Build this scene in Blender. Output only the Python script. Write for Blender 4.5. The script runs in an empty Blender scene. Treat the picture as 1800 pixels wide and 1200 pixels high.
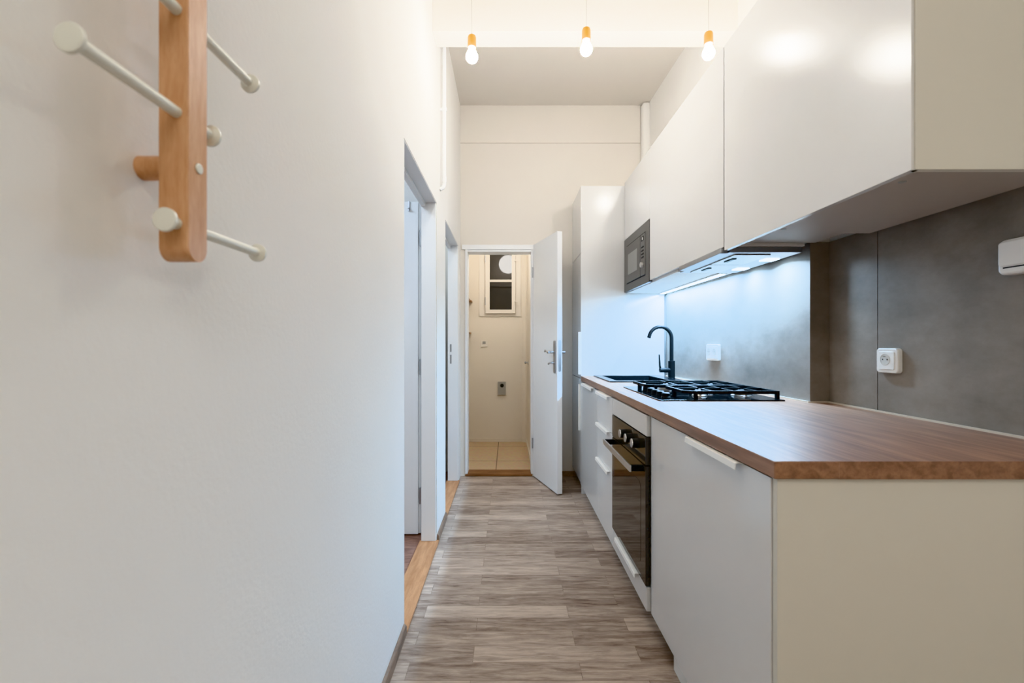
import bpy, bmesh, math, random
from mathutils import Vector, Matrix
random.seed(7)
S = bpy.context.scene
C = S.collection
H = 1.168                      # eye height of the photograph
PI = math.pi

# ------------------------------------------------------------------ materials
def new_mat(name):
    m = bpy.data.materials.new(name); m.use_nodes = True
    nt = m.node_tree; b = nt.nodes['Principled BSDF']
    return m, nt, b
def lin(c):
    return tuple((x/12.92 if x <= .04045 else ((x+.055)/1.055)**2.4) for x in c)
def rgb(r, g, b):
    return lin((r/255, g/255, b/255)) + (1,)
def plain(name, col, rough=.5, metal=0, noise=.03, scale=14, bump=0, coat=0, spec=.5, emis=None, estr=0, bscale=None):
    m, nt, b = new_mat(name)
    b.inputs['Roughness'].default_value = rough
    b.inputs['Metallic'].default_value = metal
    b.inputs['Specular IOR Level'].default_value = spec
    b.inputs['Coat Weight'].default_value = coat
    b.inputs['Coat Roughness'].default_value = .08
    tc = nt.nodes.new('ShaderNodeTexCoord')
    n = nt.nodes.new('ShaderNodeTexNoise'); n.inputs['Scale'].default_value = scale; n.inputs['Detail'].default_value = 4
    nt.links.new(tc.outputs['Object'], n.inputs['Vector'])
    r = nt.nodes.new('ShaderNodeMixRGB'); r.blend_type = 'MIX'
    r.inputs[1].default_value = tuple(x*(1-noise) for x in col[:3]) + (1,)
    r.inputs[2].default_value = tuple(min(1, x*(1+noise)) for x in col[:3]) + (1,)
    nt.links.new(n.outputs['Fac'], r.inputs[0])
    nt.links.new(r.outputs[0], b.inputs['Base Color'])
    if bump:
        n2 = nt.nodes.new('ShaderNodeTexNoise'); n2.inputs['Scale'].default_value = bscale or 160; n2.inputs['Detail'].default_value = 3
        nt.links.new(tc.outputs['Object'], n2.inputs['Vector'])
        bp = nt.nodes.new('ShaderNodeBump'); bp.inputs['Strength'].default_value = bump; bp.inputs['Distance'].default_value = .002
        nt.links.new(n2.outputs['Fac'], bp.inputs['Height']); nt.links.new(bp.outputs[0], b.inputs['Normal'])
    if emis:
        b.inputs['Emission Color'].default_value = emis
        b.inputs['Emission Strength'].default_value = estr
    return m
def wood(name, dark, light, stretch, scale=10, rough=.4, spec=.5, contrast=(.3, .7), fine=60):
    m, nt, b = new_mat(name)
    b.inputs['Roughness'].default_value = rough; b.inputs['Specular IOR Level'].default_value = spec
    tc = nt.nodes.new('ShaderNodeTexCoord'); mp = nt.nodes.new('ShaderNodeMapping'); mp.inputs['Scale'].default_value = stretch
    nt.links.new(tc.outputs['Object'], mp.inputs['Vector'])
    n = nt.nodes.new('ShaderNodeTexNoise'); n.inputs['Scale'].default_value = scale; n.inputs['Detail'].default_value = 6; n.inputs['Distortion'].default_value = .4
    n2 = nt.nodes.new('ShaderNodeTexNoise'); n2.inputs['Scale'].default_value = fine; n2.inputs['Detail'].default_value = 2
    nt.links.new(mp.outputs[0], n.inputs['Vector']); nt.links.new(mp.outputs[0], n2.inputs['Vector'])
    mx = nt.nodes.new('ShaderNodeMath'); mx.operation = 'MULTIPLY_ADD'; mx.inputs[1].default_value = .35
    nt.links.new(n2.outputs['Fac'], mx.inputs[0]); nt.links.new(n.outputs['Fac'], mx.inputs[2])
    sb = nt.nodes.new('ShaderNodeMath'); sb.operation = 'SUBTRACT'; sb.inputs[1].default_value = .175
    nt.links.new(mx.outputs[0], sb.inputs[0])
    cr = nt.nodes.new('ShaderNodeValToRGB')
    cr.color_ramp.elements[0].position = contrast[0]; cr.color_ramp.elements[0].color = dark
    cr.color_ramp.elements[1].position = contrast[1]; cr.color_ramp.elements[1].color = light
    nt.links.new(sb.outputs[0], cr.inputs[0]); nt.links.new(cr.outputs[0], b.inputs['Base Color'])
    return m
def floor_laminate(name, cA, cB, row=.088, length=.62, rough=.45):
    m, nt, b = new_mat(name); L = nt.links.new
    b.inputs['Roughness'].default_value = rough; b.inputs['Specular IOR Level'].default_value = .35
    tc = nt.nodes.new('ShaderNodeTexCoord')
    br = nt.nodes.new('ShaderNodeTexBrick')
    br.offset = .37; br.offset_frequency = 2; br.squash = 1
    br.inputs['Scale'].default_value = 1; br.inputs['Mortar Size'].default_value = .0012
    br.inputs['Brick Width'].default_value = length; br.inputs['Row Height'].default_value = row
    br.inputs['Color1'].default_value = (0, 0, 0, 1); br.inputs['Color2'].default_value = (1, 1, 1, 1); br.inputs['Mortar'].default_value = (.1, .1, .1, 1)
    L(tc.outputs['Object'], br.inputs['Vector'])
    # grain: noise stretched along the strips, shifted per strip
    mp = nt.nodes.new('ShaderNodeMapping'); mp.inputs['Scale'].default_value = (4, 34, 1)
    L(tc.outputs['Object'], mp.inputs['Vector'])
    ad = nt.nodes.new('ShaderNodeVectorMath'); ad.operation = 'MULTIPLY_ADD'; ad.inputs[1].default_value = (7, 3, 9)
    L(br.outputs['Color'], ad.inputs[0]); L(mp.outputs[0], ad.inputs[2])
    n = nt.nodes.new('ShaderNodeTexNoise'); n.inputs['Scale'].default_value = 1.6; n.inputs['Detail'].default_value = 8; n.inputs['Roughness'].default_value = .7; n.inputs['Distortion'].default_value = .5
    L(ad.outputs[0], n.inputs['Vector'])
    mth = nt.nodes.new('ShaderNodeMath'); mth.operation = 'MULTIPLY_ADD'; mth.inputs[1].default_value = .22
    L(br.outputs['Color'], mth.inputs[0]); L(n.outputs['Fac'], mth.inputs[2])
    cr = nt.nodes.new('ShaderNodeValToRGB')
    cr.color_ramp.elements[0].position = .36; cr.color_ramp.elements[0].color = cA
    cr.color_ramp.elements[1].position = .80; cr.color_ramp.elements[1].color = cB
    L(mth.outputs[0], cr.inputs[0])
    mm = nt.nodes.new('ShaderNodeMixRGB'); mm.blend_type = 'MULTIPLY'; mm.inputs[2].default_value = (.86, .84, .82, 1)
    L(br.outputs['Fac'], mm.inputs[0]); L(cr.outputs[0], mm.inputs[1]); L(mm.outputs[0], b.inputs['Base Color'])
    return m
def tiles(name, cA, cB, sx=.40, sy=.62):
    m, nt, b = new_mat(name); L = nt.links.new
    b.inputs['Roughness'].default_value = .35
    tc = nt.nodes.new('ShaderNodeTexCoord'); mp = nt.nodes.new('ShaderNodeMapping'); mp.inputs['Location'].default_value = (-.029, .27, 0)
    L(tc.outputs['Object'], mp.inputs['Vector'])
    br = nt.nodes.new('ShaderNodeTexBrick'); br.offset = 0; br.inputs['Scale'].default_value = 1
    br.inputs['Mortar Size'].default_value = .004; br.inputs['Brick Width'].default_value = sx; br.inputs['Row Height'].default_value = sy
    br.inputs['Color1'].default_value = cA; br.inputs['Color2'].default_value = cB; br.inputs['Mortar'].default_value = rgb(105, 80, 55)
    L(mp.outputs[0], br.inputs['Vector'])
    n = nt.nodes.new('ShaderNodeTexNoise'); n.inputs['Scale'].default_value = 30; n.inputs['Detail'].default_value = 5
    L(tc.outputs['Object'], n.inputs['Vector'])
    mm = nt.nodes.new('ShaderNodeMixRGB'); mm.blend_type = 'OVERLAY'; mm.inputs[0].default_value = .25
    L(br.outputs['Color'], mm.inputs[1]); L(n.outputs['Color'], mm.inputs[2]); L(mm.outputs[0], b.inputs['Base Color'])
    return m
def concrete(name):
    m, nt, b = new_mat(name); L = nt.links.new
    b.inputs['Roughness'].default_value = .6; b.inputs['Specular IOR Level'].default_value = .3
    tc = nt.nodes.new('ShaderNodeTexCoord')
    mp = nt.nodes.new('ShaderNodeMapping'); mp.inputs['Scale'].default_value = (.6, .45, .7)
    geo = nt.nodes.new('ShaderNodeNewGeometry')
    L(geo.outputs['Position'], mp.inputs['Vector'])
    n = nt.nodes.new('ShaderNodeTexNoise'); n.inputs['Scale'].default_value = 3.6; n.inputs['Detail'].default_value = 12; n.inputs['Roughness'].default_value = .74
    n2 = nt.nodes.new('ShaderNodeTexNoise'); n2.inputs['Scale'].default_value = 15; n2.inputs['Detail'].default_value = 6
    L(mp.outputs[0], n.inputs['Vector']); L(mp.outputs[0], n2.inputs['Vector'])
    ma = nt.nodes.new('ShaderNodeMath'); ma.operation = 'MULTIPLY_ADD'; ma.inputs[1].default_value = .45
    L(n2.outputs['Fac'], ma.inputs[0]); L(n.outputs['Fac'], ma.inputs[2])
    cr = nt.nodes.new('ShaderNodeValToRGB')
    cr.color_ramp.elements[0].position = .45; cr.color_ramp.elements[0].color = rgb(118, 113, 107)
    cr.color_ramp.elements[1].position = 1.0; cr.color_ramp.elements[1].color = rgb(160, 153, 146)
    L(ma.outputs[0], cr.inputs[0]); L(cr.outputs[0], b.inputs['Base Color'])
    return m

WALL = plain('white_wall_paint', (.83, .815, .79), .9, noise=.02, scale=3, bump=.25, bscale=90)
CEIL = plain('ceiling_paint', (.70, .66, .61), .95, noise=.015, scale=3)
BATH = plain('cream_wall_paint', (.76, .71, .63), .9, noise=.02, scale=3)
TRIM = plain('white_gloss_paint', (.82, .83, .84), .4, noise=.01)
LACQ = plain('white_lacquer', (.70, .695, .685), .15, noise=.008, spec=.7)
CARC = plain('white_melamine', (.78, .77, .745), .5, noise=.01)
HANDLE = plain('white_metal_lip', (.86, .85, .82), .3, noise=.01)
BLACKG = plain('black_glass', (.012, .012, .013), .06, noise=.1, spec=.6)
BLACKM = plain('black_matt', (.008, .009, .010), .4, noise=.15, spec=.25)
IRON = plain('black_cast_iron', (.007, .007, .008), .45, noise=.2, spec=.3, bump=.3, bscale=400)
GRANITE = plain('black_granite', (.014, .015, .017), .22, noise=.5, scale=300)
STEEL = plain('brushed_steel', (.62, .61, .59), .3, 1, noise=.05, scale=60)
GREYST = plain('grey_steel', (.42, .43, .45), .38, 1, noise=.05, scale=60)
MWFACE = plain('microwave_grey', (.15, .145, .14), .42, .35, noise=.08, scale=80)
MWWIN = plain('microwave_window', (.26, .255, .24), .3, noise=.12, scale=200)
OVENG = plain('smoked_oven_glass', (.035, .030, .024), .10, noise=.1, spec=1.0)
OVENWIN = plain('oven_window_glass', (.035, .030, .027), .05, noise=.1, spec=.8)
PLASTIC = plain('white_plastic', (.80, .79, .77), .35, noise=.01)
GREYPL = plain('grey_plastic', (.36, .36, .34), .5, noise=.06)
DARKH = plain('dark_hole', (.02, .02, .02), .7)
CHROME = plain('satin_nickel', (.45, .46, .48), .32, 1, noise=.04)
PEG = plain('cream_peg_lacquer', (.74, .735, .66), .35, noise=.01)
BEECH = wood('beech_wood', rgb(192, 144, 106), rgb(212, 168, 132), (7, 7, 1.2), 16, .42, .4, (.25, .75), 70)
UNDER = plain('shaded_melamine', (.43, .39, .35), .5, noise=.02)  # darker melamine: shade under the near upper cabinet put into the colour
ENDP = plain('cream_melamine', (.66, .635, .565), .45, noise=.01)
OAK = wood('oak_board', rgb(170, 124, 88), rgb(198, 152, 114), (9, 1.2, 9), 6, .5, .3)
WORKTOP = wood('walnut_laminate', rgb(116, 84, 64), rgb(160, 121, 95), (16, 1.1, 16), 3.2, .42, .8, (.3, .72), 9)
WORKTOP.node_tree.nodes['Principled BSDF'].inputs['Coat Weight'].default_value = .3
WORKTOP.node_tree.nodes['Principled BSDF'].inputs['Coat Roughness'].default_value = .42
REDFLOOR = wood('red_brown_floor', rgb(120, 90, 78), rgb(158, 124, 108), (3, 9, 3), 5, .5, .3)
SKIRT = wood('grey_brown_skirting', rgb(118, 98, 84), rgb(160, 138, 120), (9, 1.2, 9), 6, .5, .3)
SHELFW = wood('tan_shelf_wood', rgb(150, 118, 92), rgb(178, 146, 118), (2, 9, 9), 6, .6, .3)
HOLDERW = plain('yellow_wood_holder', rgb(236, 178, 74), .4, noise=.08, scale=60)
FLOOR = floor_laminate('laminate_floor', rgb(112, 94, 83), rgb(200, 184, 170))
TILE = tiles('beige_tile', rgb(206, 182, 152), rgb(212, 190, 160))
CONC = concrete('concrete_panel')
BULB = plain('lit_bulb', (1, .98, .94), .3, emis=(1, .975, .935, 1), estr=265)
GLOBE = plain('lit_globe', (1, 1, 1), .4, emis=(1, .97, .93, 1), estr=14)
LED = plain('lit_led_strip', (1, 1, 1), .4, emis=(.55, .80, 1, 1), estr=25)
SEAL = plain('pale_sealing_strip', (.62, .56, .48), .4, noise=.05)
PANE = plain('dark_window_glass', (.03, .028, .024), .03, noise=.3, scale=4, spec=.5)
PANE.node_tree.nodes['Principled BSDF'].inputs['IOR'].default_value = 1.5
CORD = plain('pale_cord', (.38, .36, .33), .6)

# ------------------------------------------------------------------ mesh helpers
class B:
    def __init__(s): s.bm = bmesh.new()
    def box(s, x0, x1, y0, y1, z0, z1, bev=0, seg=2):
        x0, x1 = sorted((x0, x1)); y0, y1 = sorted((y0, y1)); z0, z1 = sorted((z0, z1))
        vs = [s.bm.verts.new((x, y, z)) for x in (x0, x1) for y in (y0, y1) for z in (z0, z1)]
        fs = [s.bm.faces.new([vs[i] for i in f]) for f in ((0,1,3,2),(4,6,7,5),(0,4,5,1),(2,3,7,6),(0,2,6,4),(1,5,7,3))]
        if bev:
            ed = list({e for f in fs for e in f.edges})
            bmesh.ops.bevel(s.bm, geom=ed, offset=bev, segments=seg, affect='EDGES', profile=.5)
        return s
    def loft(s, loops, cap=True):
        rings = [[s.bm.verts.new(p) for p in l] for l in loops]
        n = len(rings[0])
        for a, b in zip(rings, rings[1:]):
            for i in range(n): s.bm.faces.new((a[i], a[(i+1) % n], b[(i+1) % n], b[i]))
        if cap:
            s.bm.faces.new(rings[0][::-1]); s.bm.faces.new(rings[-1])
        return s
    def prism(s, poly, fr, d0, d1):
        o, u, v, n = fr
        return s.loft([[o+u*a+v*b+n*d for a, b in poly] for d in (d0, d1)])
    def plate(s, w, h, r, fr, d, ch=.002, r0=0):
        """rounded plate with a softened front edge"""
        def lp(k, dd):
            o, u, v, n = fr
            return [o+u*a+v*b+n*dd for a, b in rrect(w-2*k, h-2*k, max(r-k, .0005))]
        return s.loft([lp(0, r0), lp(0, d-ch), lp(ch*.35, d-ch*.3), lp(ch, d)])
    def cyl(s, p0, p1, r0, r1=None, n=28):
        p0, p1 = Vector(p0), Vector(p1); r1 = r0 if r1 is None else r1
        u, v = basis(p1-p0)
        ring = lambda p, r: [p+u*(r*math.cos(2*PI*i/n))+v*(r*math.sin(2*PI*i/n)) for i in range(n)]
        return s.loft([ring(p0, r0), ring(p1, r1)])
    def lathe(s, prof, o, ax, n=32):
        o, ax = Vector(o), Vector(ax).normalized(); u, v = basis(ax)
        return s.loft([[o+ax*h+u*(r*math.cos(2*PI*i/n))+v*(r*math.sin(2*PI*i/n)) for i in range(n)] for r, h in prof])
    def tube(s, pts, r, n=14):
        pts = [Vector(p) for p in pts]; loops = []
        u = None
        for i, p in enumerate(pts):
            t = ((pts[min(i+1, len(pts)-1)]-p).normalized() if i < len(pts)-1 else Vector()) + ((p-pts[i-1]).normalized() if i else Vector())
            t.normalize()
            if u is None: u, v = basis(t)
            else:
                u = (u - t*u.dot(t)).normalized(); v = t.cross(u)
            rr = r[i] if isinstance(r, (list, tuple)) else r
            loops.append([p+u*(rr*math.cos(2*PI*k/n))+v*(rr*math.sin(2*PI*k/n)) for k in range(n)])
        return s.loft(loops)
    def bar(s, p0, p1, w, h):
        """rectangular bar from p0 to p1 (w sideways, h upwards)"""
        p0, p1 = Vector(p0), Vector(p1); t = (p1-p0).normalized()
        up = Vector((0, 0, 1)) if abs(t.z) < .9 else Vector((0, 1, 0))
        u = t.cross(up).normalized(); v = u.cross(t)
        q = lambda p: [p+u*(a*w/2)+v*(b*h/2) for a, b in ((-1,-1),(1,-1),(1,1),(-1,1))]
        return s.loft([q(p0), q(p1)])
def basis(t):
    t = Vector(t).normalized()
    a = Vector((0, 0, 1)) if abs(t.z) < .9 else Vector((1, 0, 0))
    u = t.cross(a).normalized(); return u, t.cross(u)
def rrect(w, h, r, k=6):
    out = []
    for cx, cy, a0 in ((w/2-r, h/2-r, 0), (-w/2+r, h/2-r, 90), (-w/2+r, -h/2+r, 180), (w/2-r, -h/2+r, 270)):
        for i in range(k+1):
            a = math.radians(a0+90*i/k); out.append((cx+r*math.cos(a), cy+r*math.sin(a)))
    return out
def V(*a): return Vector(a)
def thing(name, label, cat, loc, group=None, kind=None):
    o = bpy.data.objects.new(name, None); C.objects.link(o); o.location = loc
    o.empty_display_size = .05
    tag(o, label, cat, group, kind)
    return o
def tag(o, label=None, cat=None, group=None, kind=None):
    if label: o['label'] = label
    if cat: o['category'] = cat
    if group: o['group'] = group
    if kind: o['kind'] = kind
    return o
def wloc(o):
    p = Vector()
    while o: p += o.location; o = o.parent
    return p
def obj(name, b, mat, parent=None, label=None, smooth=40):
    bm = b.bm if isinstance(b, B) else b
    bmesh.ops.recalc_face_normals(bm, faces=bm.faces)
    for f in bm.faces: f.smooth = True
    for e in bm.edges:
        e.smooth = len(e.link_faces) == 2 and e.calc_face_angle(0) < math.radians(smooth)
    lo = V(*(min(v.co[i] for v in bm.verts) for i in range(3))); hi = V(*(max(v.co[i] for v in bm.verts) for i in range(3)))
    c = (lo+hi)/2
    if parent is None: c.z = lo.z
    for v in bm.verts: v.co -= c
    me = bpy.data.meshes.new(name); bm.to_mesh(me); bm.free()
    me.materials.append(mat)
    o = bpy.data.objects.new(name, me); C.objects.link(o)
    wn = o.modifiers.new('weighted_normals', 'WEIGHTED_NORMAL'); wn.keep_sharp = True; wn.weight = 100
    if parent: o.parent = parent; o.location = c - wloc(parent)
    else: o.location = c
    if label: o['label'] = label
    return o
def struct(name, b, mat, label=None, parent=None, cat=None):
    o = obj(name, b, mat, parent)
    if parent is None: tag(o, label, cat or name.split('_')[0], kind='structure')
    return o
def dup(root, delta, label=None):
    r = root.copy(); C.objects.link(r); r.location = root.location + Vector(delta)
    if label: r['label'] = label
    for ch in list(root.children):
        c = ch.copy(); C.objects.link(c); c.parent = r
        for g in list(ch.children):
            d = g.copy(); C.objects.link(d); d.parent = c
    return r

# ------------------------------------------------------------------ the shell
XL, CZ = -.42, 3.265
YB = 3.92                         # kitchen end wall
A0, A1, D0, D1 = 1.79, 2.62, 2.978, 3.765   # the two openings in the left wall
DT = 2.0
w = B()
for y0, y1, z0 in ((-2.6, A0, 0), (A0, A1, DT), (A1, D0, 0), (D0, D1, DT), (D1, YB, 0)):
    w.box(XL-.09, XL, y0, y1, z0, CZ)
struct('wall_left', w, WALL, 'white painted left wall with two door openings')
# right wall: recessed near part, then a step and a slightly slanted far part
w = B()
poly = [(1.376, -2.6), (1.376, 1.897), (1.294, 1.897), (1.222, 4.05), (1.55, 4.05), (1.55, -2.6)]
FZ = (V(0,0,0), V(1,0,0), V(0,1,0), V(0,0,1))
w.prism(poly, FZ, 0, CZ)
struct('wall_right', w, WALL, 'white wall behind the kitchen units')
OX0, OX1, OZ = -.378, .214, 2.0
w = B()
w.box(XL-.10, OX0, YB, YB+.12, 0, CZ).box(OX1, 1.40, YB, YB+.12, 0, CZ).box(OX0, OX1, YB, YB+.12, OZ, CZ)
w.box(XL, 1.165, YB-.014, YB, 2.937, CZ)
struct('wall_back', w, plain('warm_wall_paint', (.76, .72, .665), .9, noise=.02, scale=3), 'cream end wall with the open doorway')
struct('wall_rear', B().box(XL-.1, 1.55, -2.72, -2.6, 0, CZ), WALL, 'white wall behind the viewer')
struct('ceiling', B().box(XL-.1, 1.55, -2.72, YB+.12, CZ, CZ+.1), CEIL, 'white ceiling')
struct('trim_1', B().box(XL, 1.376, 2.462, 2.594, 2.9, CZ, .004), WALL, 'white ceiling beam across the kitchen', cat='beam')
struct('trim_2', B().box(1.165, 1.24, YB-.09, YB, 0, CZ, .03, 5), WALL, 'boxed pipe in the far right corner', cat='pipe boxing')
struct('floor', B().box(XL, 1.40, -2.6, YB, -.05, 0), FLOOR, 'grey brown laminate strip floor')
for i, (y0, y1) in enumerate(((-2.6, A0-.004), (A1+.004, D0-.004))):
    b = B()
    prof = [(0, 0), (.013, 0), (.013, .030), (.009, .038), (.003, .041), (0, .041)]
    b.prism(prof, (V(XL, 0, 0), V(1,0,0), V(0,0,1), V(0,1,0)), y0, y1)
    struct('baseboard_left' + ('', '_pier')[i], b, SKIRT, ('brown skirting under the coat rack wall', 'short brown skirting between the two left door openings')[i])
struct('baseboard_back', B().box(.46, .60, YB-.013, YB, 0, .045, .003), SKIRT, 'brown skirting behind the open white door')
struct('trim_3', B().box(XL-.10, XL+.014, A0, A1, 0, .012, .004), OAK, 'oak threshold of the near left opening', cat='threshold')
struct('trim_4', B().box(XL-.10, XL+.010, D0, D1, 0, .012, .004), OAK, 'oak threshold of the far left opening', cat='threshold')
struct('trim_5', B().box(OX0, OX1, YB-.01, YB+.13, 0, .022, .006), wood('dark_threshold', rgb(120, 86, 62), rgb(156, 118, 88), (1.2, 9, 9), 6, .5, .3), 'dark wooden threshold of the end doorway', cat='threshold')
# frames of the left openings (linings set back behind the plaster reveal)
def lining(name, y0, y1, label):
    t = thing(name, label, 'door frame', (XL-.07, (y0+y1)/2, 0), kind='structure')
    xa, xb = XL-.089, XL-.003
    obj('jamb', B().box(xa, xb, y1-.022, y1-.002, .012, DT-.006, .003), TRIM, t)
    obj('jamb', B().box(xa, xb, y0+.002, y0+.022, .012, DT-.006, .003), TRIM, t)
    obj('head', B().box(xa, XL-.002, y0+.003, y1-.003, DT-.006, DT-.0005).box(xa, XL-.062, y0+.022, y1-.022, DT-.028, DT-.006, .003), TRIM, t)
    return t
f1 = lining('trim_6', A0, A1, 'white door lining of the near left opening')
f2 = lining('trim_7', D0, D1, 'white door lining of the far left opening')
st = B().box(XL-.070, XL-.056, D1-.0235, D1-.0215, 1.10, 1.165, .0005)
obj('strike_plate', st, CHROME, f2); obj('strike_plate', B().box(XL-.070, XL-.056, D1-.0235, D1-.0215, 1.00, 1.075, .0005), CHROME, f2)
# frame of the end doorway
t = thing('trim_8', 'white frame around the end doorway', 'door frame', ((OX0+OX1)/2, YB, 0), kind='structure')
obj('jamb', B().box(OX0, OX0+.022, YB-.012, YB+.125, .022, OZ, .003), TRIM, t)
obj('jamb', B().box(OX1-.012, OX1+.01, YB-.012, YB+.125, .022, OZ, .003), TRIM, t)
obj('head', B().box(OX0-.028, OX1+.02, YB-.014, YB-.001, OZ-.002, OZ+.04, .003).box(OX0, OX1, YB-.006, YB+.125, OZ-.022, OZ-.002, .003), TRIM, t)
# side room seen through the left openings
struct('wall_side_room', B().box(-2.6, -2.5, -.2, 4.2, 0, 2.7).box(-2.5, XL-.10, -.3, -.2, 0, 2.7).box(-2.5, XL-.10, 4.1, 4.2, 0, 2.7).box(-2.5, XL-.10, 2.795, 2.865, 0, 2.7), WALL, 'white walls of the rooms beyond the left openings', cat='wall')
struct('floor_side_room', B().box(-2.6, XL-.10, -.3, 4.2, -.05, .004), REDFLOOR, 'reddish floor beyond the left opening', cat='floor')
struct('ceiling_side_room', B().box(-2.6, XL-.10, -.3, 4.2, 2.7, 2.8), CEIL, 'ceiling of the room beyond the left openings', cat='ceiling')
# back room
bx0, bx1, by0, by1, bzc = -.50, .222, YB+.12, 5.20, 2.75
struct('wall_back_room', B().box(bx0-.1, bx0, by0, by1+.1, 0, bzc).box(bx1, bx1+.1, by0, by1+.1, 0, bzc).box(bx0, bx1, by1, by1+.1, 0, bzc)
       .prism([(bx1+.001, by1+.001), (bx1-.06, by1+.001), (bx1-.018, by1-.018), (bx1+.001, by1-.06)], FZ, .02, bzc), BATH, 'cream walls of the small room beyond the end doorway', cat='wall')
struct('floor_back_room', B().box(bx0, bx1, by0, by1, -.05, .02), TILE, 'beige tiled floor beyond the end doorway', cat='floor')
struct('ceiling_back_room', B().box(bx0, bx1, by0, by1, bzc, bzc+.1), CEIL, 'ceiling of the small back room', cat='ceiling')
bb = B(); bb.box(bx0, bx1-.055, by1-.01, by1, .02, .062, .003).box(bx1-.01, bx1, by0, by1-.055, .02, .062, .003)
bb.prism([(bx1-.055, by1), (bx1-.055, by1-.01), (bx1-.025, by1-.024), (bx1-.01, by1-.055), (bx1, by1-.055), (bx1-.015, by1-.015)], FZ, .02, .062)
struct('baseboard_back_room', bb, BATH, 'cream tile skirting of the back room', cat='baseboard')

# window in the back room
wt = thing('window_1', 'small two pane window in the back room wall', 'window', (-.08, by1, 1.5), kind='structure')
def wx(px, Y): return (px-893)*Y/780
def wz(py, Y): return H+(604-py)*Y/780
Y = by1
gx0, gx1 = wx(861, Y), wx(899.5, Y)
gz = [wz(p, Y) for p in (544.5, 496.3, 492.3, 444)]
def ring(b, x0, x1, z0, z1, X0, X1, Z0, Z1, ya, yb):
    b.box(X0, x0, ya, yb, Z0, Z1).box(x1, X1, ya, yb, Z0, Z1).box(x0, x1, ya, yb, Z0, z0).box(x0, x1, ya, yb, z1, Z1)
    return b
CREAM = plain('cream_gloss_paint', (.78, .74, .68), .4, noise=.01)
b = B(); sx0, sx1, sz0, sz1 = wx(853.5, Y), wx(906, Y), wz(551, Y), wz(438, Y)
ring(b, gx0, gx1, gz[0], gz[3], sx0, sx1, sz0, sz1, Y-.045, Y-.012); b.box(gx0, gx1, Y-.042, Y-.015, gz[1], gz[2])
obj('sash', b, CREAM, wt)
b = B(); ring(b, sx0-.004, sx1+.004, sz0-.004, sz1+.004, wx(842.5, Y), wx(915, Y), wz(556, Y), wz(428, Y), Y-.012, Y); obj('window_frame', b, CREAM, wt)
obj('pane', B().box(gx0, gx1, Y-.026, Y-.022, gz[2], gz[3]), PANE, wt); obj('pane', B().box(gx0, gx1, Y-.026, Y-.022, gz[0], gz[1]), PANE, wt)
for zz in (wz(456, Y), wz(530, Y)):
    obj('hinge', B().cyl((sx0-.002, Y-.048, zz-.045), (sx0-.002, Y-.048, zz+.045), .005), CHROME, wt)
for zz in (wz(460, Y), wz(531, Y)):
    obj('latch', B().cyl((sx1-.006, Y-.045, zz), (sx1-.006, Y-.07, zz), .006).box(sx1-.014, sx1+.03, Y-.07, Y-.062, zz-.005, zz+.005, .002), CREAM, wt)

# back-room bits
t = thing('globe_lamp', 'round white globe lamp mirrored in the dark window pane', 'lamp', (0, 4.33, bzc))
gc = V(.0, 4.33, 2.245)
obj('globe', B().lathe([(max(.001, .124*math.sin(PI*i/20)), -.124*math.cos(PI*i/20)) for i in range(21)], gc, (0, 0, 1)), GLOBE, t)
obj('stem', B().cyl((0, 4.33, 2.36), (0, 4.33, bzc-.02), .006), CHROME, t)
obj('canopy', B().lathe([(.05, 0), (.05, -.012), (.02, -.025)], (0, 4.33, bzc), (0, 0, 1)), PLASTIC, t)
for i, (z, ya, lab) in enumerate(((wz(530, 5.1), 5.02, 'upper tan shelf at the left edge of the back room'), (wz(586, 5.1), 5.02, 'lower tan shelf at the left edge of the back room'))):
    t = thing('wall_shelf', lab, 'shelf', (bx0, 5.1, z), group='tan shelves in the back room')
    d = (.085, .070)[i]; hh = (.10, .035)[i]
    obj('board', B().box(bx0, bx0+d, ya, by1-.002, z, z+.012, .002), SHELFW, t)
    obj('bracket', B().prism([(0, .012), (d-.01, .012), (0, hh)], (V(bx0, 0, z), V(1,0,0), V(0,0,1), V(0,1,0)), by1-.03, by1-.012), SHELFW, t)
t = thing('wall_switch', 'small cream switch on the wall below the dark window', 'switch', (wx(851, Y), by1, wz(604, Y)))
FB = lambda px, py: (V(wx(px, Y), by1, wz(py, Y)), V(1,0,0), V(0,0,1), V(0,-1,0))
obj('plate', B().plate(.078, .075, .008, FB(851, 604), .010), CREAM, t)
obj('rocker', B().plate(.036, .03, .004, FB(851, 602), .016, r0=.009), GREYPL, t)
t = thing('thermostat_box', 'grey rectangular box with a round black dial low on the back room wall', 'control box', (wx(882, Y), by1, wz(694, Y)))
obj('case', B().plate(.094, .152, .004, FB(882, 682), .03), GREYPL, t)
obj('dial', B().cyl((wx(882.5, Y), by1-.029, wz(677, Y)), (wx(882.5, Y), by1-.036, wz(677, Y)), .021), DARKH, t)
t = thing('coat_peg', 'small dark metal peg on the right wall of the back room', 'coat peg', (bx1, 4.85, wz(637, 4.85)))
zk = wz(637, 4.85)
obj('rose', B().cyl((bx1, 4.85, zk), (bx1-.006, 4.85, zk), .022), CHROME, t)
obj('peg', B().lathe([(.006, 0), (.006, .015), (.014, .022), (.014, .034), (.004, .038)], (bx1-.005, 4.85, zk), (-1, 0, 0)), CHROME, t)

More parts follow.
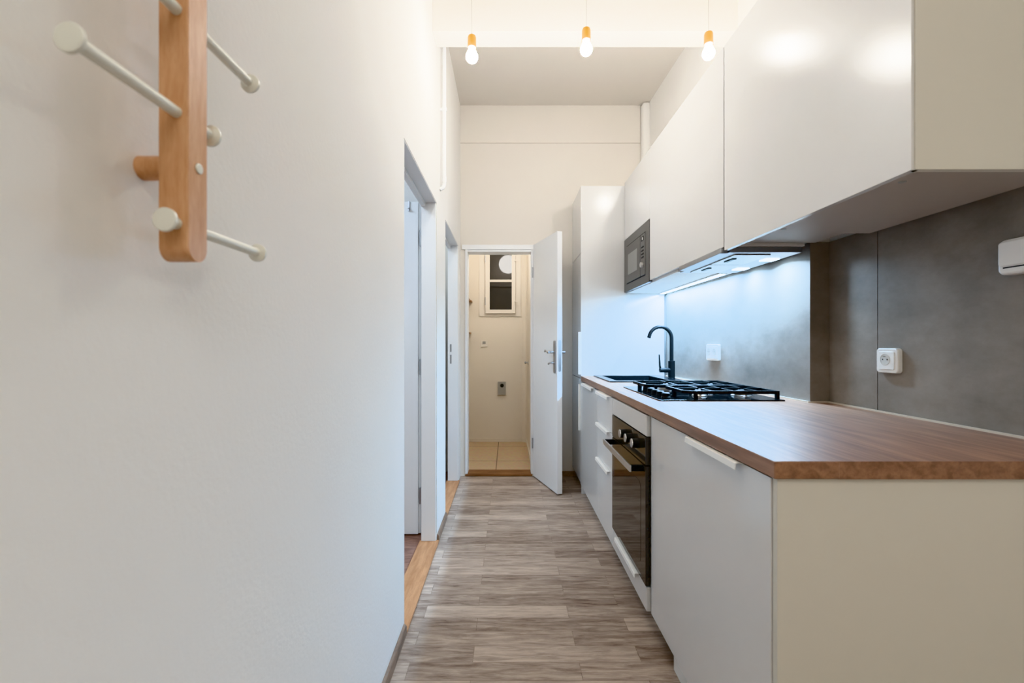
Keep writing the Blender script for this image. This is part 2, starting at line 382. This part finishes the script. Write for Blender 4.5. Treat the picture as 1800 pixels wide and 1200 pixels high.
# ------------------------------------------------------------------ doors
# open door of the end doorway
hx, hy = .222, 3.90; fx, fy = .380, 3.415
L = math.hypot(fx-hx, fy-hy); du = V(fx-hx, fy-hy, 0)/L; dn = V(du.y, -du.x, 0)   # dn: away from the seen face?
if dn.x > 0: dn = -dn                                                             # dn points out of the seen face (to the left)
dt = thing('door_1', 'white door standing open at the end of the kitchen', 'door', (hx, hy, 0), kind='structure')
FD = (V(hx, hy, 0), du, -dn, V(0,0,1))
obj('door_leaf', B().prism([(0, 0), (L, 0), (L, .040), (0, .040)], FD, .010, 2.035), TRIM, dt)
def onleaf(a, d, z): return V(hx, hy, 0)+du*a+dn*d+V(0, 0, z)
pl = B().plate(.036, .255, .014, (onleaf(L-.045, 0, 1.066), du, V(0,0,1), dn), .008)
pp = obj('handle_plate', pl, CHROME, dt)
zl = 1.103
obj('lever', B().cyl(onleaf(L-.045, .006, zl), onleaf(L-.045, .045, zl), .009).tube([onleaf(L-.045, .045, zl), onleaf(L-.075, .048, zl-.004), onleaf(L-.105, .046, zl+.006), onleaf(L-.135, .044, zl+.012), onleaf(L-.155, .040, zl+.002)], [.009, .008, .0075, .0075, .006]), CHROME, pp)
obj('thumb_turn', B().cyl(onleaf(L-.045, .006, 1.02), onleaf(L-.045, .03, 1.02), .008).tube([onleaf(L-.045, .03, 1.02), onleaf(L-.09, .032, 1.016), onleaf(L-.105, .03, 1.008)], [.006, .006, .007]), CHROME, pp)
ed = onleaf(L, -.020, 1.075)
obj('lock_plate', B().plate(.024, .245, .010, (ed, -dn, V(0,0,1), du), .0025, .001), CHROME, dt)
p2 = obj('handle_plate', B().plate(.036, .255, .014, (onleaf(L-.045, -.040, 1.066), -du, V(0,0,1), -dn), .008), CHROME, dt)
obj('lever', B().cyl(onleaf(L-.045, -.046, zl), onleaf(L-.045, -.080, zl), .009).tube([onleaf(L-.045, -.080, zl), onleaf(L-.09, -.088, zl), onleaf(L-.15, -.086, zl+.006)], [.009, .008, .007]), CHROME, p2)
for zz in (.25, 1.75):
    obj('hinge', B().cyl((hx-.006, hy+.004, zz), (hx-.006, hy+.004, zz+.09), .007), CHROME, dt)
# door leaf opened into the near left room
dt = thing('door_2', 'white door swung open inside the near left room', 'door', (-.55, 2.70, 0), kind='structure')
obj('door_leaf', B().box(-1.32, -.545, 2.690, 2.730, .014, 2.03, .003).box(-1.32, -.532, 2.704, 2.730, .014, 2.03, .002), TRIM, dt)
for zz in (.20, .98, 1.76):
    obj('hinge', B().cyl((-.529, 2.688, zz), (-.529, 2.688, zz+.095), .009), CHROME, dt)
obj('coat_hook', B().box(-.603, -.593, 2.680, 2.690, 1.97, 2.03, .002).cyl((-.598, 2.682, 1.985), (-.598, 2.655, 1.985), .006), CHROME, dt)
# door leaf in the far left room
dt = thing('door_3', 'white door ajar inside the far left opening', 'door', (-.55, 3.6, 0), kind='structure')
obj('door_leaf', B().box(-1.28, -.548, 3.745, 3.785, .014, 2.0, .003), TRIM, dt)

# ------------------------------------------------------------------ pipe on the left wall
t = thing('heating_pipe', 'thin white vertical pipe with an elbow high on the left wall', 'pipe', (XL, 2.745, 2.12))
px_, py_ = XL+.026, 2.745
el = [(px_, py_, CZ), (px_, py_, 3.0), (px_-.003, py_, 2.96), (px_, py_, 2.16)]
pts = [(px_, py_, CZ), (px_, py_, 2.155)] + [(px_-.014+.014*math.cos(a), py_-.014*math.sin(a)*.6, 2.155-.030*math.sin(a)) for a in [PI/2*i/6 for i in range(1, 7)]] + [(XL, py_-.012, 2.118)]
obj('pipe', B().tube(pts, .0112, 18), TRIM, t)
obj('collar', B().cyl((px_, py_, 2.165), (px_, py_, 2.20), .0135), TRIM, t)
obj('clip', B().cyl((px_, py_, 2.606), (px_, py_, 2.626), .0150).box(XL, px_, py_-.004, py_+.004, 2.610, 2.622), TRIM, t)

# ------------------------------------------------------------------ coat rack
s = .42/.4336
t = thing('coat_rack', 'beech coat rack bar with white sliding pegs on the left wall', 'coat rack', (XL, .52, H+(1.376-1.168)*s))
rx0, rx1 = -.4027*s, -.368*s; ry0, ry1 = .510*s, .5437*s
rz0, rz1 = H+(1.265-1.168)*s, H+.72*s
cy, rr = (ry0+ry1)/2, (ry1-ry0)/2
# front outline in Y-Z with rounded ends
out = []
R = rr
for i in range(17):
    a = PI+PI*i/16; out.append((cy+R*math.cos(a), rz0+R+R*math.sin(a)))
for i in range(17):
    a = PI*i/16; out.append((cy+R*math.cos(a), rz1-R+R*math.sin(a)))
FR = (V(0,0,0), V(0,1,0), V(0,0,1), V(1,0,0))
b = B()
def sc(k): return [(cy+(y-cy)*(1-k/rr), z+(k if z < H+.3 else -k)*0) for y, z in out]
b.loft([[V(x, y, z) for y, z in sc(k)] for x, k in ((rx0, .0015), (rx0+.0015, 0), (rx1-.0015, 0), (rx1, .0015))])
obj('bar', b, BEECH, t)
zsp = H+(1.376-1.168)*s; zt = zsp+.42
for z in (zsp, zt):
    obj('spacer', B().cyl((XL, cy, z), (rx0+.002, cy, z), .0135), BEECH, t)
    obj('screw_cap', B().lathe([(.0058, -.002), (.0058, .0012), (.004, .0022)], (rx1, cy+.001, z), (1, 0, 0)), PEG, t)
xp = -.381*s
def peg(z, yn, yf):
    k = .0133*s
    prof = [(k*.86, 0), (k, .0014), (k, .0048), (k*.84, .0068), (.0072, .0092), (.0064, .013), (.0062, (yf-yn)/2),
            (.0064, yf-yn-.013), (.0072, yf-yn-.0092), (k*.84, yf-yn-.0068), (k, yf-yn-.0048), (k, yf-yn-.0014), (k*.86, yf-yn)]
    obj('peg', B().lathe(prof, (xp, yn, z), (0, 1, 0), 36), PEG, t)
peg(H+(1.434-1.168)*s, .383*s, .572*s)
peg(H+(1.306-1.168)*s, .490*s, .678*s)
peg(H+(1.552-1.168)*s, .471*s, .659*s)
peg(H+(1.68-1.168)*s, .400*s, .588*s)

# ------------------------------------------------------------------ pendant bulbs
def pendant(x, y, zc, label):
    t = thing('pendant_lamp', label, 'pendant lamp', (x, y, CZ), group='bare bulb pendants')
    r = .0305
    prof = [(.001, -r)] + [(r*math.sin(a), -r*math.cos(a)) for a in [PI*i/14 for i in range(1, 10)]] + [(.021, .027), (.0175, .038), (.016, .050)]
    bl = obj('bulb', B().lathe(prof, (x, y, zc), (0, 0, 1)), BULB, t)
    zh = zc+.046
    obj('holder', B().lathe([(.0205, 0), (.0212, .004), (.0212, .050), (.018, .059), (.007, .064)], (x, y, zh), (0, 0, 1)), HOLDERW, t)
    obj('cord', B().cyl((x, y, zh+.058), (x, y, CZ-.02), .0016, n=10), CORD, t)
    obj('ceiling_rose', B().lathe([(.045, 0), (.045, -.012), (.012, -.024)], (x, y, CZ), (0, 0, 1)), HOLDERW, t)
PY = 2.25
pendant(wx(829.5, PY), PY, wz(100, PY), 'bare lit bulb in yellow wooden holder, leftmost of the three pendants')
pendant(wx(1030.5, PY), PY, wz(87, PY), 'bare lit bulb in yellow wooden holder, middle of the three pendants')
pendant(wx(1245.5, PY), PY, wz(94, PY), 'bare lit bulb in yellow wooden holder just above the upper cabinets')

# ------------------------------------------------------------------ base units
XA, XB = .562, .576            # front planes: far units / near unit
ZT, ZB = .878, .083            # top and bottom of the fronts
def lip_handle(parent, x, y0, y1, z):
    prof = [(.012, .0015), (-.014, .0015), (-.018, -.001), (-.0195, -.016), (-.0170, -.016), (-.0160, -.0025), (-.013, -.001), (.012, -.001)]
    return obj('handle', B().prism(prof, (V(x, 0, z), V(1,0,0), V(0,0,1), V(0,1,0)), y0, y1), HANDLE, parent)
G = .0018
# near unit
Y0, Y1 = .954, 1.792
t = thing('base_cabinet', 'white base cabinet at the near end of the worktop with one wide door', 'cabinet', ((XB+1.36)/2, (Y0+Y1)/2, 0))
obj('carcass', B().box(XB+.02, 1.36, Y0+.018, Y1-.003, ZB, ZT), CARC, t)
obj('end_panel', B().box(XB+.003, 1.36, Y0, Y0+.0165, .0, ZT, .0008), ENDP, t, 'cream end panel')
d = obj('door', B().box(XB, XB+.018, Y0+.0185, Y1-.006, ZB, ZT-.004, .0012), LACQ, t)
lip_handle(d, XB, 1.09, 1.40, ZT-.003)
obj('plinth', B().box(.595, .611, Y0+.0165, 1.592, 0, ZB), CARC, t)
# oven housing
O0, O1 = 1.797, 2.383
t = thing('oven_cabinet', 'white housing around the built-in oven, drawer below', 'cabinet', (.9, (O0+O1)/2, 0))
ob = B().box(XA+.02, 1.22, O0, O0+.016, ZB, ZT).box(XA+.02, 1.22, O1-.016, O1, ZB, ZT).box(XA+.02, 1.22, O0+.016, O1-.016, ZB, ZB+.016).box(XA+.02, 1.22, O0+.016, O1-.016, .175, .19).box(1.20, 1.22, O0+.016, O1-.016, ZB, ZT)
obj('carcass', ob, CARC, t)
obj('filler_panel', B().box(XA, XA+.018, O0+G, O1-G, .792, ZT-.002, .001), LACQ, t)
d = obj('drawer', B().box(XA, XA+.018, O0+G, O1-G, ZB, .178, .001), LACQ, t)
lip_handle(d, XA, 1.91, 2.27, .178)
# drawer unit
W0, W1 = 2.385, 2.806
t = thing('drawer_cabinet', 'narrow white cabinet with three drawers between oven and sink', 'cabinet', (.9, (W0+W1)/2, 0))
obj('carcass', B().box(XA+.02, 1.22, W0, W1, ZB, ZT), CARC, t)
for z0, z1 in ((.684, ZT-.003), (.466, .680), (ZB, .462)):
    d = obj('drawer', B().box(XA, XA+.018, W0+G, W1-G, z0, z1, .001), LACQ, t)
    lip_handle(d, XA, 2.45, 2.77, z1)
# sink unit
K0, K1 = 2.808, 3.445
t = thing('sink_cabinet', 'white cabinet with one door below the black sink', 'cabinet', (.9, (K0+K1)/2, 0))
obj('carcass', B().box(XA+.02, 1.20, K0, K0+.016, ZB, ZT).box(XA+.02, 1.20, K1-.016, K1, ZB, ZT).box(XA+.02, 1.20, K0+.016, K1-.016, ZB, ZB+.016).box(1.18, 1.20, K0+.016, K1-.016, ZB, ZT), CARC, t)
d = obj('door', B().box(XA, XA+.018, K0+G, K1-G, ZB, ZT-.003, .001), LACQ, t)
lip_handle(d, XA, 2.92, 3.30, ZT-.003)
struct('baseboard_kitchen', B().box(.625, .64, 1.80, 3.98, 0, ZB), CARC, 'white plinth under the far kitchen units')
# tall unit
T0, T1, TZ = 3.452, 3.915, 2.395
XT = .567
t = thing('tall_cabinet', 'tall white cabinet closing the far end of the worktop', 'cabinet', (.9, (T0+T1)/2, 0))
obj('side_panel', B().box(XT+.004, 1.215, T0, T0+.018, 0, TZ, .001), LACQ, t)
obj('carcass', B().box(XT+.02, 1.16, T0+.019, T1-.002, ZB, TZ), CARC, t)
def v_handle(parent, z0, z1):
    prof = [(.006, .001), (-.013, .001), (-.020, .004), (-.020, .0015), (-.013, -.0015), (.006, -.0015)]
    obj('handle', B().prism(prof, (V(XT, T0, 0), V(1,0,0), V(0,1,0), V(0,0,1)), z0, z1), HANDLE, parent)
d = obj('door', B().box(XT, XT+.018, T0+.001, T1-.003, ZB, .896, .001), LACQ, t); v_handle(d, .495, .855)
d = obj('door', B().box(XT, XT+.018, T0+.001, T1-.003, .900, 1.872, .001), LACQ, t); v_handle(d, .93, 1.26)
obj('door', B().box(XT, XT+.018, T0+.001, T1-.003, 1.876, TZ, .001), LACQ, t)

# ------------------------------------------------------------------ worktop
wt_ = thing('worktop', 'long wood effect worktop over the white base cabinets', 'worktop', (.9, 2.2, .88))
def skew(y): return 1.283 - (y-1.885)*.0335       # face of the slanted splashback
z0, z1 = .880, .918
b = B().box(.566, .705, .942, 3.449, z0, z1, .003, 3)
e = .004
b.prism([(.7015, .942+.0012), (1.363-e, .942+.0012), (1.363-e, 1.883), (skew(1.885)-e, 1.883), (skew(2.905)-e, 2.905), (.7015, 2.905)], FZ, z0, z1)
b.prism([(1.12, 2.904), (skew(2.904)-e, 2.904), (skew(3.40)-e, 3.40), (1.12, 3.40)], FZ, z0, z1)
b.prism([(.7015, 3.395), (skew(3.395)-e, 3.395), (skew(3.449)-e, 3.449), (.7015, 3.449)], FZ, z0, z1)
obj('top', b, WORKTOP, wt_)
b = B()
pts = [(1.363, .945), (1.363, 1.883), (skew(1.885), 1.883), (skew(3.447), 3.447)]
for (xa, ya), (xb, yb) in zip(pts, pts[1:]):
    b.bar((xa-.005, ya, z1+.003), (xb-.005, yb, z1+.003), .007, .006)
struct('trim_9', b, SEAL, 'pale sealing strip along the back edge of the worktop', cat='sealing strip')

# ------------------------------------------------------------------ splashback panels
def panel(poly, zt, label):
    o = obj('splashback_panel', B().prism(poly, FZ, .918, zt), CONC)
    return tag(o, label, 'splashback', 'concrete look splashback panels')
panel([(1.365, .95), (1.375, .95), (1.375, 1.637), (1.365, 1.637)], 1.60, 'grey concrete look splashback panel carrying the single socket')
panel([(1.365, 1.640), (1.375, 1.640), (1.375, 1.896), (1.365, 1.896)], 1.60, 'narrow grey splashback panel between single socket and wall corner')
panel([(skew(1.885)+.0101, 1.885), (1.3645, 1.885), (1.3645, 1.8955), (skew(1.885)+.0101, 1.8955)], 1.60, 'narrow dark splashback strip on the side of the wall corner')
panel([(skew(1.885), 1.885), (skew(1.885)+.010, 1.885), (skew(3.45)+.010, 3.45), (skew(3.45), 3.45)], 1.60, 'long grey splashback panel lit blue behind hob and tap')

# ------------------------------------------------------------------ upper cabinets
XU, UZ0, UZ1 = .905, 1.558, 2.415
U0, U1, U2, U3 = .992, 1.862, 2.832, 3.448
t = thing('upper_cabinet', 'large white upper cabinet nearest the viewer with one plain door', 'cabinet', (1.1, (U0+U1)/2, UZ0))
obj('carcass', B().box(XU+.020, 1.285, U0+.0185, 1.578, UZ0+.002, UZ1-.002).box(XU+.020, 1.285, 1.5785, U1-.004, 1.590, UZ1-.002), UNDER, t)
obj('end_panel', B().box(XU+.006, 1.285, U0, U0+.017, UZ0, UZ1, .001), ENDP, t, 'cream end panel')
obj('door', B().box(XU, XU+.018, U0+.004, U1-.005, UZ0, UZ1, .0012), LACQ, t)
for yy, xx in ((1.075, .955), (1.52, .945)):
    obj('screw_cap', B().lathe([(.008, .001), (.008, -.0012), (.005, -.002)], (xx, yy, UZ0+.002), (0, 0, 1)), GREYPL, t)
t = thing('hood_cabinet', 'white upper cabinet with plain door above the cooker hood', 'cabinet', (1.1, (U1+U2)/2, UZ0))
obj('carcass', B().box(XU+.020, 1.245, U1, U2-.002, UZ0+.02, UZ1-.002).box(XU+.020, 1.245, 2.415, U2-.002, UZ0+.002, UZ0+.02), CARC, t)
obj('door', B().box(XU, XU+.018, U1+.003, U2-.001, UZ0+.016, UZ1, .0012), LACQ, t)
t = thing('microwave_cabinet', 'white upper cabinet around the built-in microwave', 'cabinet', (1.1, (U2+U3)/2, UZ0))
mc = B().box(XU+.02, 1.225, U2, U2+.016, UZ0+.002, UZ1-.002).box(XU+.02, 1.225, U3-.016, U3, UZ0+.002, UZ1-.002).box(XU+.02, 1.225, U2+.016, U3-.016, UZ0+.002, UZ0+.018).box(XU+.02, 1.225, U2+.016, U3-.016, 1.972, UZ1-.002).box(1.21, 1.225, U2+.016, U3-.016, UZ0+.018, 1.972)
obj('carcass', mc, CARC, t)
obj('door', B().box(XU, XU+.018, U2+.001, U3-.002, 1.969, UZ1, .0012), LACQ, t)

# microwave
t = thing('microwave_oven', 'dark grey built-in microwave in the far upper cabinet', 'microwave', (1.05, 3.14, UZ0))
mx = XU-.004
M0, M1, MZ0, MZ1 = 2.838, 3.440, UZ0+.006, 1.966
obj('body', B().box(XU+.022, 1.18, M0+.02, M1-.03, UZ0+.022, 1.962), BLACKM, t)
FX = lambda y, z, x: (V(x, y, z), V(0,1,0), V(0,0,1), V(-1,0,0))
obj('frame', B().plate(M1-M0, MZ1-MZ0, .004, FX((M0+M1)/2, (MZ0+MZ1)/2, mx+.022), .022), MWFACE, t)
dr = obj('door', B().plate(3.365-3.010, 1.898-1.624, .004, FX((3.365+3.010)/2, 1.761, mx), .006, r0=-.001), MWFACE, t)
obj('window', B().plate(.232, .150, .003, FX(3.192, 1.756, mx-.006), .0012, .0005), MWWIN, dr)
cp = obj('control_panel', B().plate(.094, 1.898-1.624, .004, FX(2.957, 1.761, mx), .005, r0=-.001), MWFACE, t)
obj('display', B().plate(.052, .030, .002, FX(2.957, 1.868, mx-.005), .001, .0004), DARKH, cp)
obj('indicator', B().plate(.016, .018, .002, FX(2.955, 1.868, mx-.006), .0012, .0004), PLASTIC, cp)
for zz in (1.812, 1.788, 1.766, 1.744):
    obj('button', B().plate(.048, .010, .003, FX(2.957, zz, mx-.005), .003), BLACKM, cp)
obj('knob', B().lathe([(.019, 0), (.018, .014), (.014, .016)], (mx-.005, 2.957, 1.694), (-1, 0, 0)), STEEL, cp)
for zz in (1.902, 1.620):
    obj('trim_line', B().box(mx-.001, mx+.002, 2.910, 3.365, zz-.003, zz+.003), DARKH, t)

# cooker hood
t = thing('cooker_hood', 'slim pull-out steel cooker hood under the upper cabinets', 'cooker hood', (1.07, 2.15, 1.54))
h0, h1 = 1.872, 2.412
obj('body', B().box(XU+.03, 1.240, h0, h1, 1.553, 1.577, .002), GREYST, t)
obj('front_bar', B().box(XU-.012, XU+.022, h0-.004, h1-.09, 1.548, 1.572, .004), GREYST, t)
for ya, yb in ((h0+.035, 2.13), (2.145, h1-.035)):
    f = B().box(XU+.07, 1.13, ya, yb, 1.548, 1.553, .001)
    fo = obj('filter', f, STEEL, t)
    obj('latch', B().box(XU+.095, XU+.115, (ya+yb)/2-.04, (ya+yb)/2+.04, 1.544, 1.548, .001), BLACKM, fo)
for yy in (2.03, 2.28):
    obj('lamp', B().box(1.165, 1.225, yy-.03, yy+.03, 1.549, 1.553, .001), LED, t)
# LED strip
t = thing('light_strip', 'slim glowing light strip under the far upper cabinets', 'light', (1.17, 2.95, 1.55))
obj('housing', B().box(1.165, 1.205, 2.44, 3.42, 1.552, 1.560, .001), PLASTIC, t)
obj('diffuser', B().box(1.170, 1.200, 2.45, 3.41, 1.5495, 1.552), LED, t)

# ------------------------------------------------------------------ oven
t = thing('oven', 'built-in black glass oven with three knobs and steel bar handle', 'oven', (.85, 2.09, .19))
V0, V1 = O0+.004, O1-.004
xo = XA-.004
obj('body', B().box(XA+.016, 1.15, V0+.014, V1-.014, .192, .786), BLACKM, t)
cp = obj('control_panel', B().box(xo, XA+.016, V0, V1, .674, .788, .002), OVENG, t)
for yy in (1.905, 2.008, 2.105):
    k = obj('knob', B().lathe([(.022, 0), (.021, .008), (.0195, .027)], (xo, yy, .742), (-1, 0, 0)), BLACKM, cp)
    obj('knob_face', B().lathe([(.0195, .027), (.019, .030), (.015, .031)], (xo, yy, .742), (-1, 0, 0)), STEEL, k)
d = obj('oven_door', B().box(xo, XA+.016, V0, V1, .184, .670, .002), OVENG, t)
obj('door_window', B().plate(.46, .345, .03, FX((V0+V1)/2+.006, .415, xo), .0008, .0004, r0=-.0002), OVENWIN, d)
h = obj('door_handle', B().box(xo-.058, xo-.050, V0+.025, V1-.04, .640, .668, .002), STEEL, d)
for ya in (V0+.025, V1-.065):
    obj('handle_end', B().box(xo-.050, xo+.001, ya, ya+.022, .642, .667, .002), BLACKM, h)

# ------------------------------------------------------------------ hob
t = thing('gas_hob', 'black glass gas hob with cast iron pan supports set in the worktop', 'hob', (.93, 2.24, .918))
hx0, hx1, hy0, hy1, hz = .660, 1.205, 1.928, 2.545, .924
obj('glass', B().box(hx0, hx1, hy0, hy1, .918, hz, .002), BLACKG, t)
for yy in (2.01, 2.08, 2.15, 2.22, 2.29):
    k = obj('knob', B().lathe([(.021, 0), (.021, .004), (.0185, .006), (.0175, .021), (.013, .023)], (.715, yy, hz), (0, 0, 1)), BLACKM, t)
for bx, by, br in ((.90, 2.085, .030), (1.10, 2.085, .042), (.86, 2.40, .042), (1.10, 2.40, .034)):
    k = obj('burner', B().lathe([(br*1.15, 0), (br*1.15, .003), (br*.9, .010), (br*.9, .016)], (bx, by, hz), (0, 0, 1)), STEEL, t)
    obj('burner_cap', B().lathe([(br*.85, .016), (br, .018), (br, .025), (br*.8, .028)], (bx, by, hz), (0, 0, 1)), IRON, k)
def grate(x0, x1, y0, y1, cs):
    b = B(); zt = .960; wv, hv = .010, .014; c = .045
    P = [(x0+c, y0), (x1, y0), (x1, y1), (x0+c, y1), (x0, y1-c*.6), (x0, y0+c*.6)]
    for (a, q) in zip(P, P[1:]+P[:1]):
        b.bar((a[0], a[1], zt-hv/2), (q[0], q[1], zt-hv/2), wv, hv)
    for lx, ly in ((x0+c, y0), (x1, y0), (x1, y1), (x0+c, y1), (x0, (y0+y1)/2)):
        b.bar((lx, ly, hz), (lx, ly, zt), .014, .014)
    for cx, cyy in cs:
        xa, xb = max(x0, cx-.115), min(x1, cx+.115)
        for a, q in (((xa, cyy), (cx-.022, cyy)), ((xb, cyy), (cx+.022, cyy)), ((cx, y0), (cx, cyy-.022)), ((cx, y1), (cx, cyy+.022))):
            b.bar((a[0], a[1], zt-hv/2+.001), (q[0], q[1], zt-hv/2+.001), .008, hv)
    xm = sum(c_[0] for c_ in cs)/len(cs)
    b.bar((xm, y0, zt-hv/2), (xm, y1, zt-hv/2), .008, hv)
    obj('pan_support', b, IRON, t)
grate(.785, 1.19, 1.962, 2.225, [(.90, 2.085), (1.10, 2.085)])
grate(.705, 1.19, 2.255, 2.515, [(.86, 2.40), (1.10, 2.40)])

# ------------------------------------------------------------------ sink and tap
t = thing('sink', 'black granite sink inset at the far end of the worktop', 'sink', (.9, 3.15, .918))
sx0, sx1, sy0, sy1 = .660, 1.175, 2.872, 3.430
zr = .926
b = B()
ix0, ix1, iy0, iy1 = .715, 1.075, 2.925, 3.380
b.box(sx0, ix0, sy0, sy1, .9185, zr, .002).box(ix1, sx1, sy0, sy1, .9185, zr, .002).box(ix0-.003, ix1+.003, sy0, iy0, .9185, zr, .002).box(ix0-.003, ix1+.003, iy1, sy1, .9185, zr, .002)
obj('rim', b, GRANITE, t)
b = B()
b.box(ix0-.008, ix0, iy0-.008, iy1+.008, .74, .9185).box(ix1, ix1+.008, iy0-.008, iy1+.008, .74, .9185).box(ix0, ix1, iy0-.008, iy0, .74, .9185).box(ix0, ix1, iy1, iy1+.008, .74, .9185).box(ix0-.008, ix1+.008, iy0-.008, iy1+.008, .730, .74)
obj('basin', b, GRANITE, t)
obj('drain', B().lathe([(.045, 0), (.045, .002), (.03, .003)], (.90, 3.15, .740), (0, 0, 1)), STEEL, t)
t = thing('kitchen_tap', 'black gooseneck tap with side lever rising behind the sink', 'tap', (1.14, 3.10, .926))
fx_, fy_ = 1.142, 3.10
zz0 = zr
obj('body', B().lathe([(.026, 0), (.026, .004), (.0235, .006), (.0235, .122), (.021, .124)], (fx_, fy_, zz0), (0, 0, 1)), BLACKM, t)
ra = .078; zs = 1.208
pts = [(fx_, fy_, zz0+.12), (fx_, fy_, zs-.05), (fx_, fy_, zs)] + [(fx_-ra+ra*math.cos(a), fy_, zs+ra*math.sin(a)) for a in [math.radians(170)*i/20 for i in range(1, 21)]]
ex = pts[-1]; pts.append((ex[0]-.004, fy_, ex[2]-.014))
obj('spout', B().tube(pts, .0132, 20), BLACKM, t)
lv = obj('lever', B().cyl((fx_-.015, fy_-.004, zz0+.058), (fx_-.085, fy_-.008, zz0+.058), .0165).tube([(fx_-.078, fy_-.008, zz0+.056), (fx_-.084, fy_-.009, zz0+.085), (fx_-.087, fy_-.010, zz0+.125), (fx_-.090, fy_-.010, zz0+.168)], [.010, .0075, .006, .0048]), BLACKM, t)

# ------------------------------------------------------------------ sockets and switch on the splashback
def socket(o, u, n, double, label):
    vz = V(0, 0, 1)
    t = thing('wall_socket', label, 'socket', o)
    w_ = .150 if double else .090; h_ = .100 if double else .088
    obj('plate', B().plate(w_, h_, .012, (o, u, vz, n), .016, .004), PLASTIC, t)
    ins = obj('insert', B().plate(w_-.022 if double else .066, h_-.024, .006, (o, u, vz, n), .0185, .0015, r0=.0150), PLASTIC, t)
    for a in ((-.034, .034) if double else (-.004,)):
        c = o+u*a+vz*.004
        r = .0195
        wl = obj('well', B().lathe([(r+.0015, .0180), (r+.0015, .0190), (r, .0195), (r, .0188), (.004, .0187)], c, n), plain('socket_well_grey', (.60, .60, .58), .5), ins)
        obj('hole', B().cyl(c+u*.0095+n*.0185, c+u*.0095+n*.0192, .0026, n=12).cyl(c-u*.0095+n*.0185, c-u*.0095+n*.0192, .0026, n=12), DARKH, ins)
        obj('earth_pin', B().cyl(c+vz*.011+n*.0185, c+vz*.011+n*.028, .0022, n=12), STEEL, ins)
socket(V(1.365, 1.581, 1.108), V(0, -1, 0), V(-1, 0, 0), False, 'white single socket on the grey splashback right of the hob')
ys = 2.70
nn = V(-1, -.0335, 0).normalized(); uu = V(-.0335*-1, -1, 0).normalized()
uu = V(nn.y*-1*-1, 0, 0) if False else V(.0335, -1, 0).normalized()
socket(V(skew(ys), ys, 1.116), uu, nn, True, 'white double socket on the splashback behind the hob')
t = thing('light_switch', 'white rounded wall switch on the splashback at the right edge', 'switch', (1.365, 1.15, 1.36))
fr = (V(1.365, 1.150, 1.400), V(0, -1, 0), V(0, 0, 1), V(-1, 0, 0))
obj('case', B().plate(.125, .095, .016, fr, .030, .008), PLASTIC, t)
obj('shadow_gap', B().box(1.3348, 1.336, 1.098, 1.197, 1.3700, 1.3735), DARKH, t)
obj('rocker', B().plate(.113, .066, .008, (V(1.365, 1.150, 1.4085), V(0,-1,0), V(0,0,1), V(-1,0,0)), .034, .003, r0=.0285), PLASTIC, t)

# ------------------------------------------------------------------ light
def area(name, loc, sx, sy, power, col, rot=(0, 0, 0), spread=180):
    l = bpy.data.lights.new(name, 'AREA'); l.shape = 'RECTANGLE'; l.size = sx; l.size_y = sy; l.energy = power; l.color = col
    l.spread = math.radians(spread)
    o = bpy.data.objects.new(name, l); C.objects.link(o); o.location = loc; o.rotation_euler = rot
    return o
COOL = (.36, .65, 1.0)
area('hood_lamp_light', (1.195, 2.03, 1.5475), .05, .05, 4.5, (.50, .74, 1), spread=165)
area('hood_lamp_light', (1.195, 2.28, 1.5475), .05, .05, 5.5, (.42, .70, 1), spread=165)
area('led_strip_light', (1.185, 2.93, 1.5485), .03, .94, 38.0, COOL)
area('rear_fill_light', (.45, -1.6, 3.2), 1.2, 1.2, 21, (1, .98, .92))  # unseen soft fill added behind the camera
area('side_room_fill', (-1.4, 1.4, 2.66), .8, .8, 26, (.66, .82, 1))  # unseen cool fill added to brighten the open door leaf and jambs
area('side_room_far_fill', (-1.4, 3.4, 2.66), .4, .4, 12, (.66, .82, 1))  # same added fill for the far side room, source unseen

wd = bpy.data.worlds.new('dim_interior'); S.world = wd; wd.use_nodes = True
wd.node_tree.nodes['Background'].inputs[0].default_value = (.5, .5, .5, 1)
wd.node_tree.nodes['Background'].inputs[1].default_value = .05

# ------------------------------------------------------------------ camera
cam = bpy.data.cameras.new('camera'); co = bpy.data.objects.new('camera', cam); C.objects.link(co)
co.location = (0, 0, H); co.rotation_euler = (PI/2, 0, 0)
cam.sensor_width = 36; cam.lens = 36*780/1800
cam.shift_x = 7/1800; cam.shift_y = 4/1800
cam.clip_start = .02
cam.dof.use_dof = True; cam.dof.focus_distance = 2.4; cam.dof.aperture_fstop = 4.5
S.camera = co
S.view_settings.view_transform = 'Khronos PBR Neutral'
S.view_settings.look = 'None'
S.view_settings.exposure = .38
S.cycles.max_bounces = 10; S.cycles.diffuse_bounces = 6
S.cycles.use_denoising = True
S.cycles.sample_clamp_indirect = 6
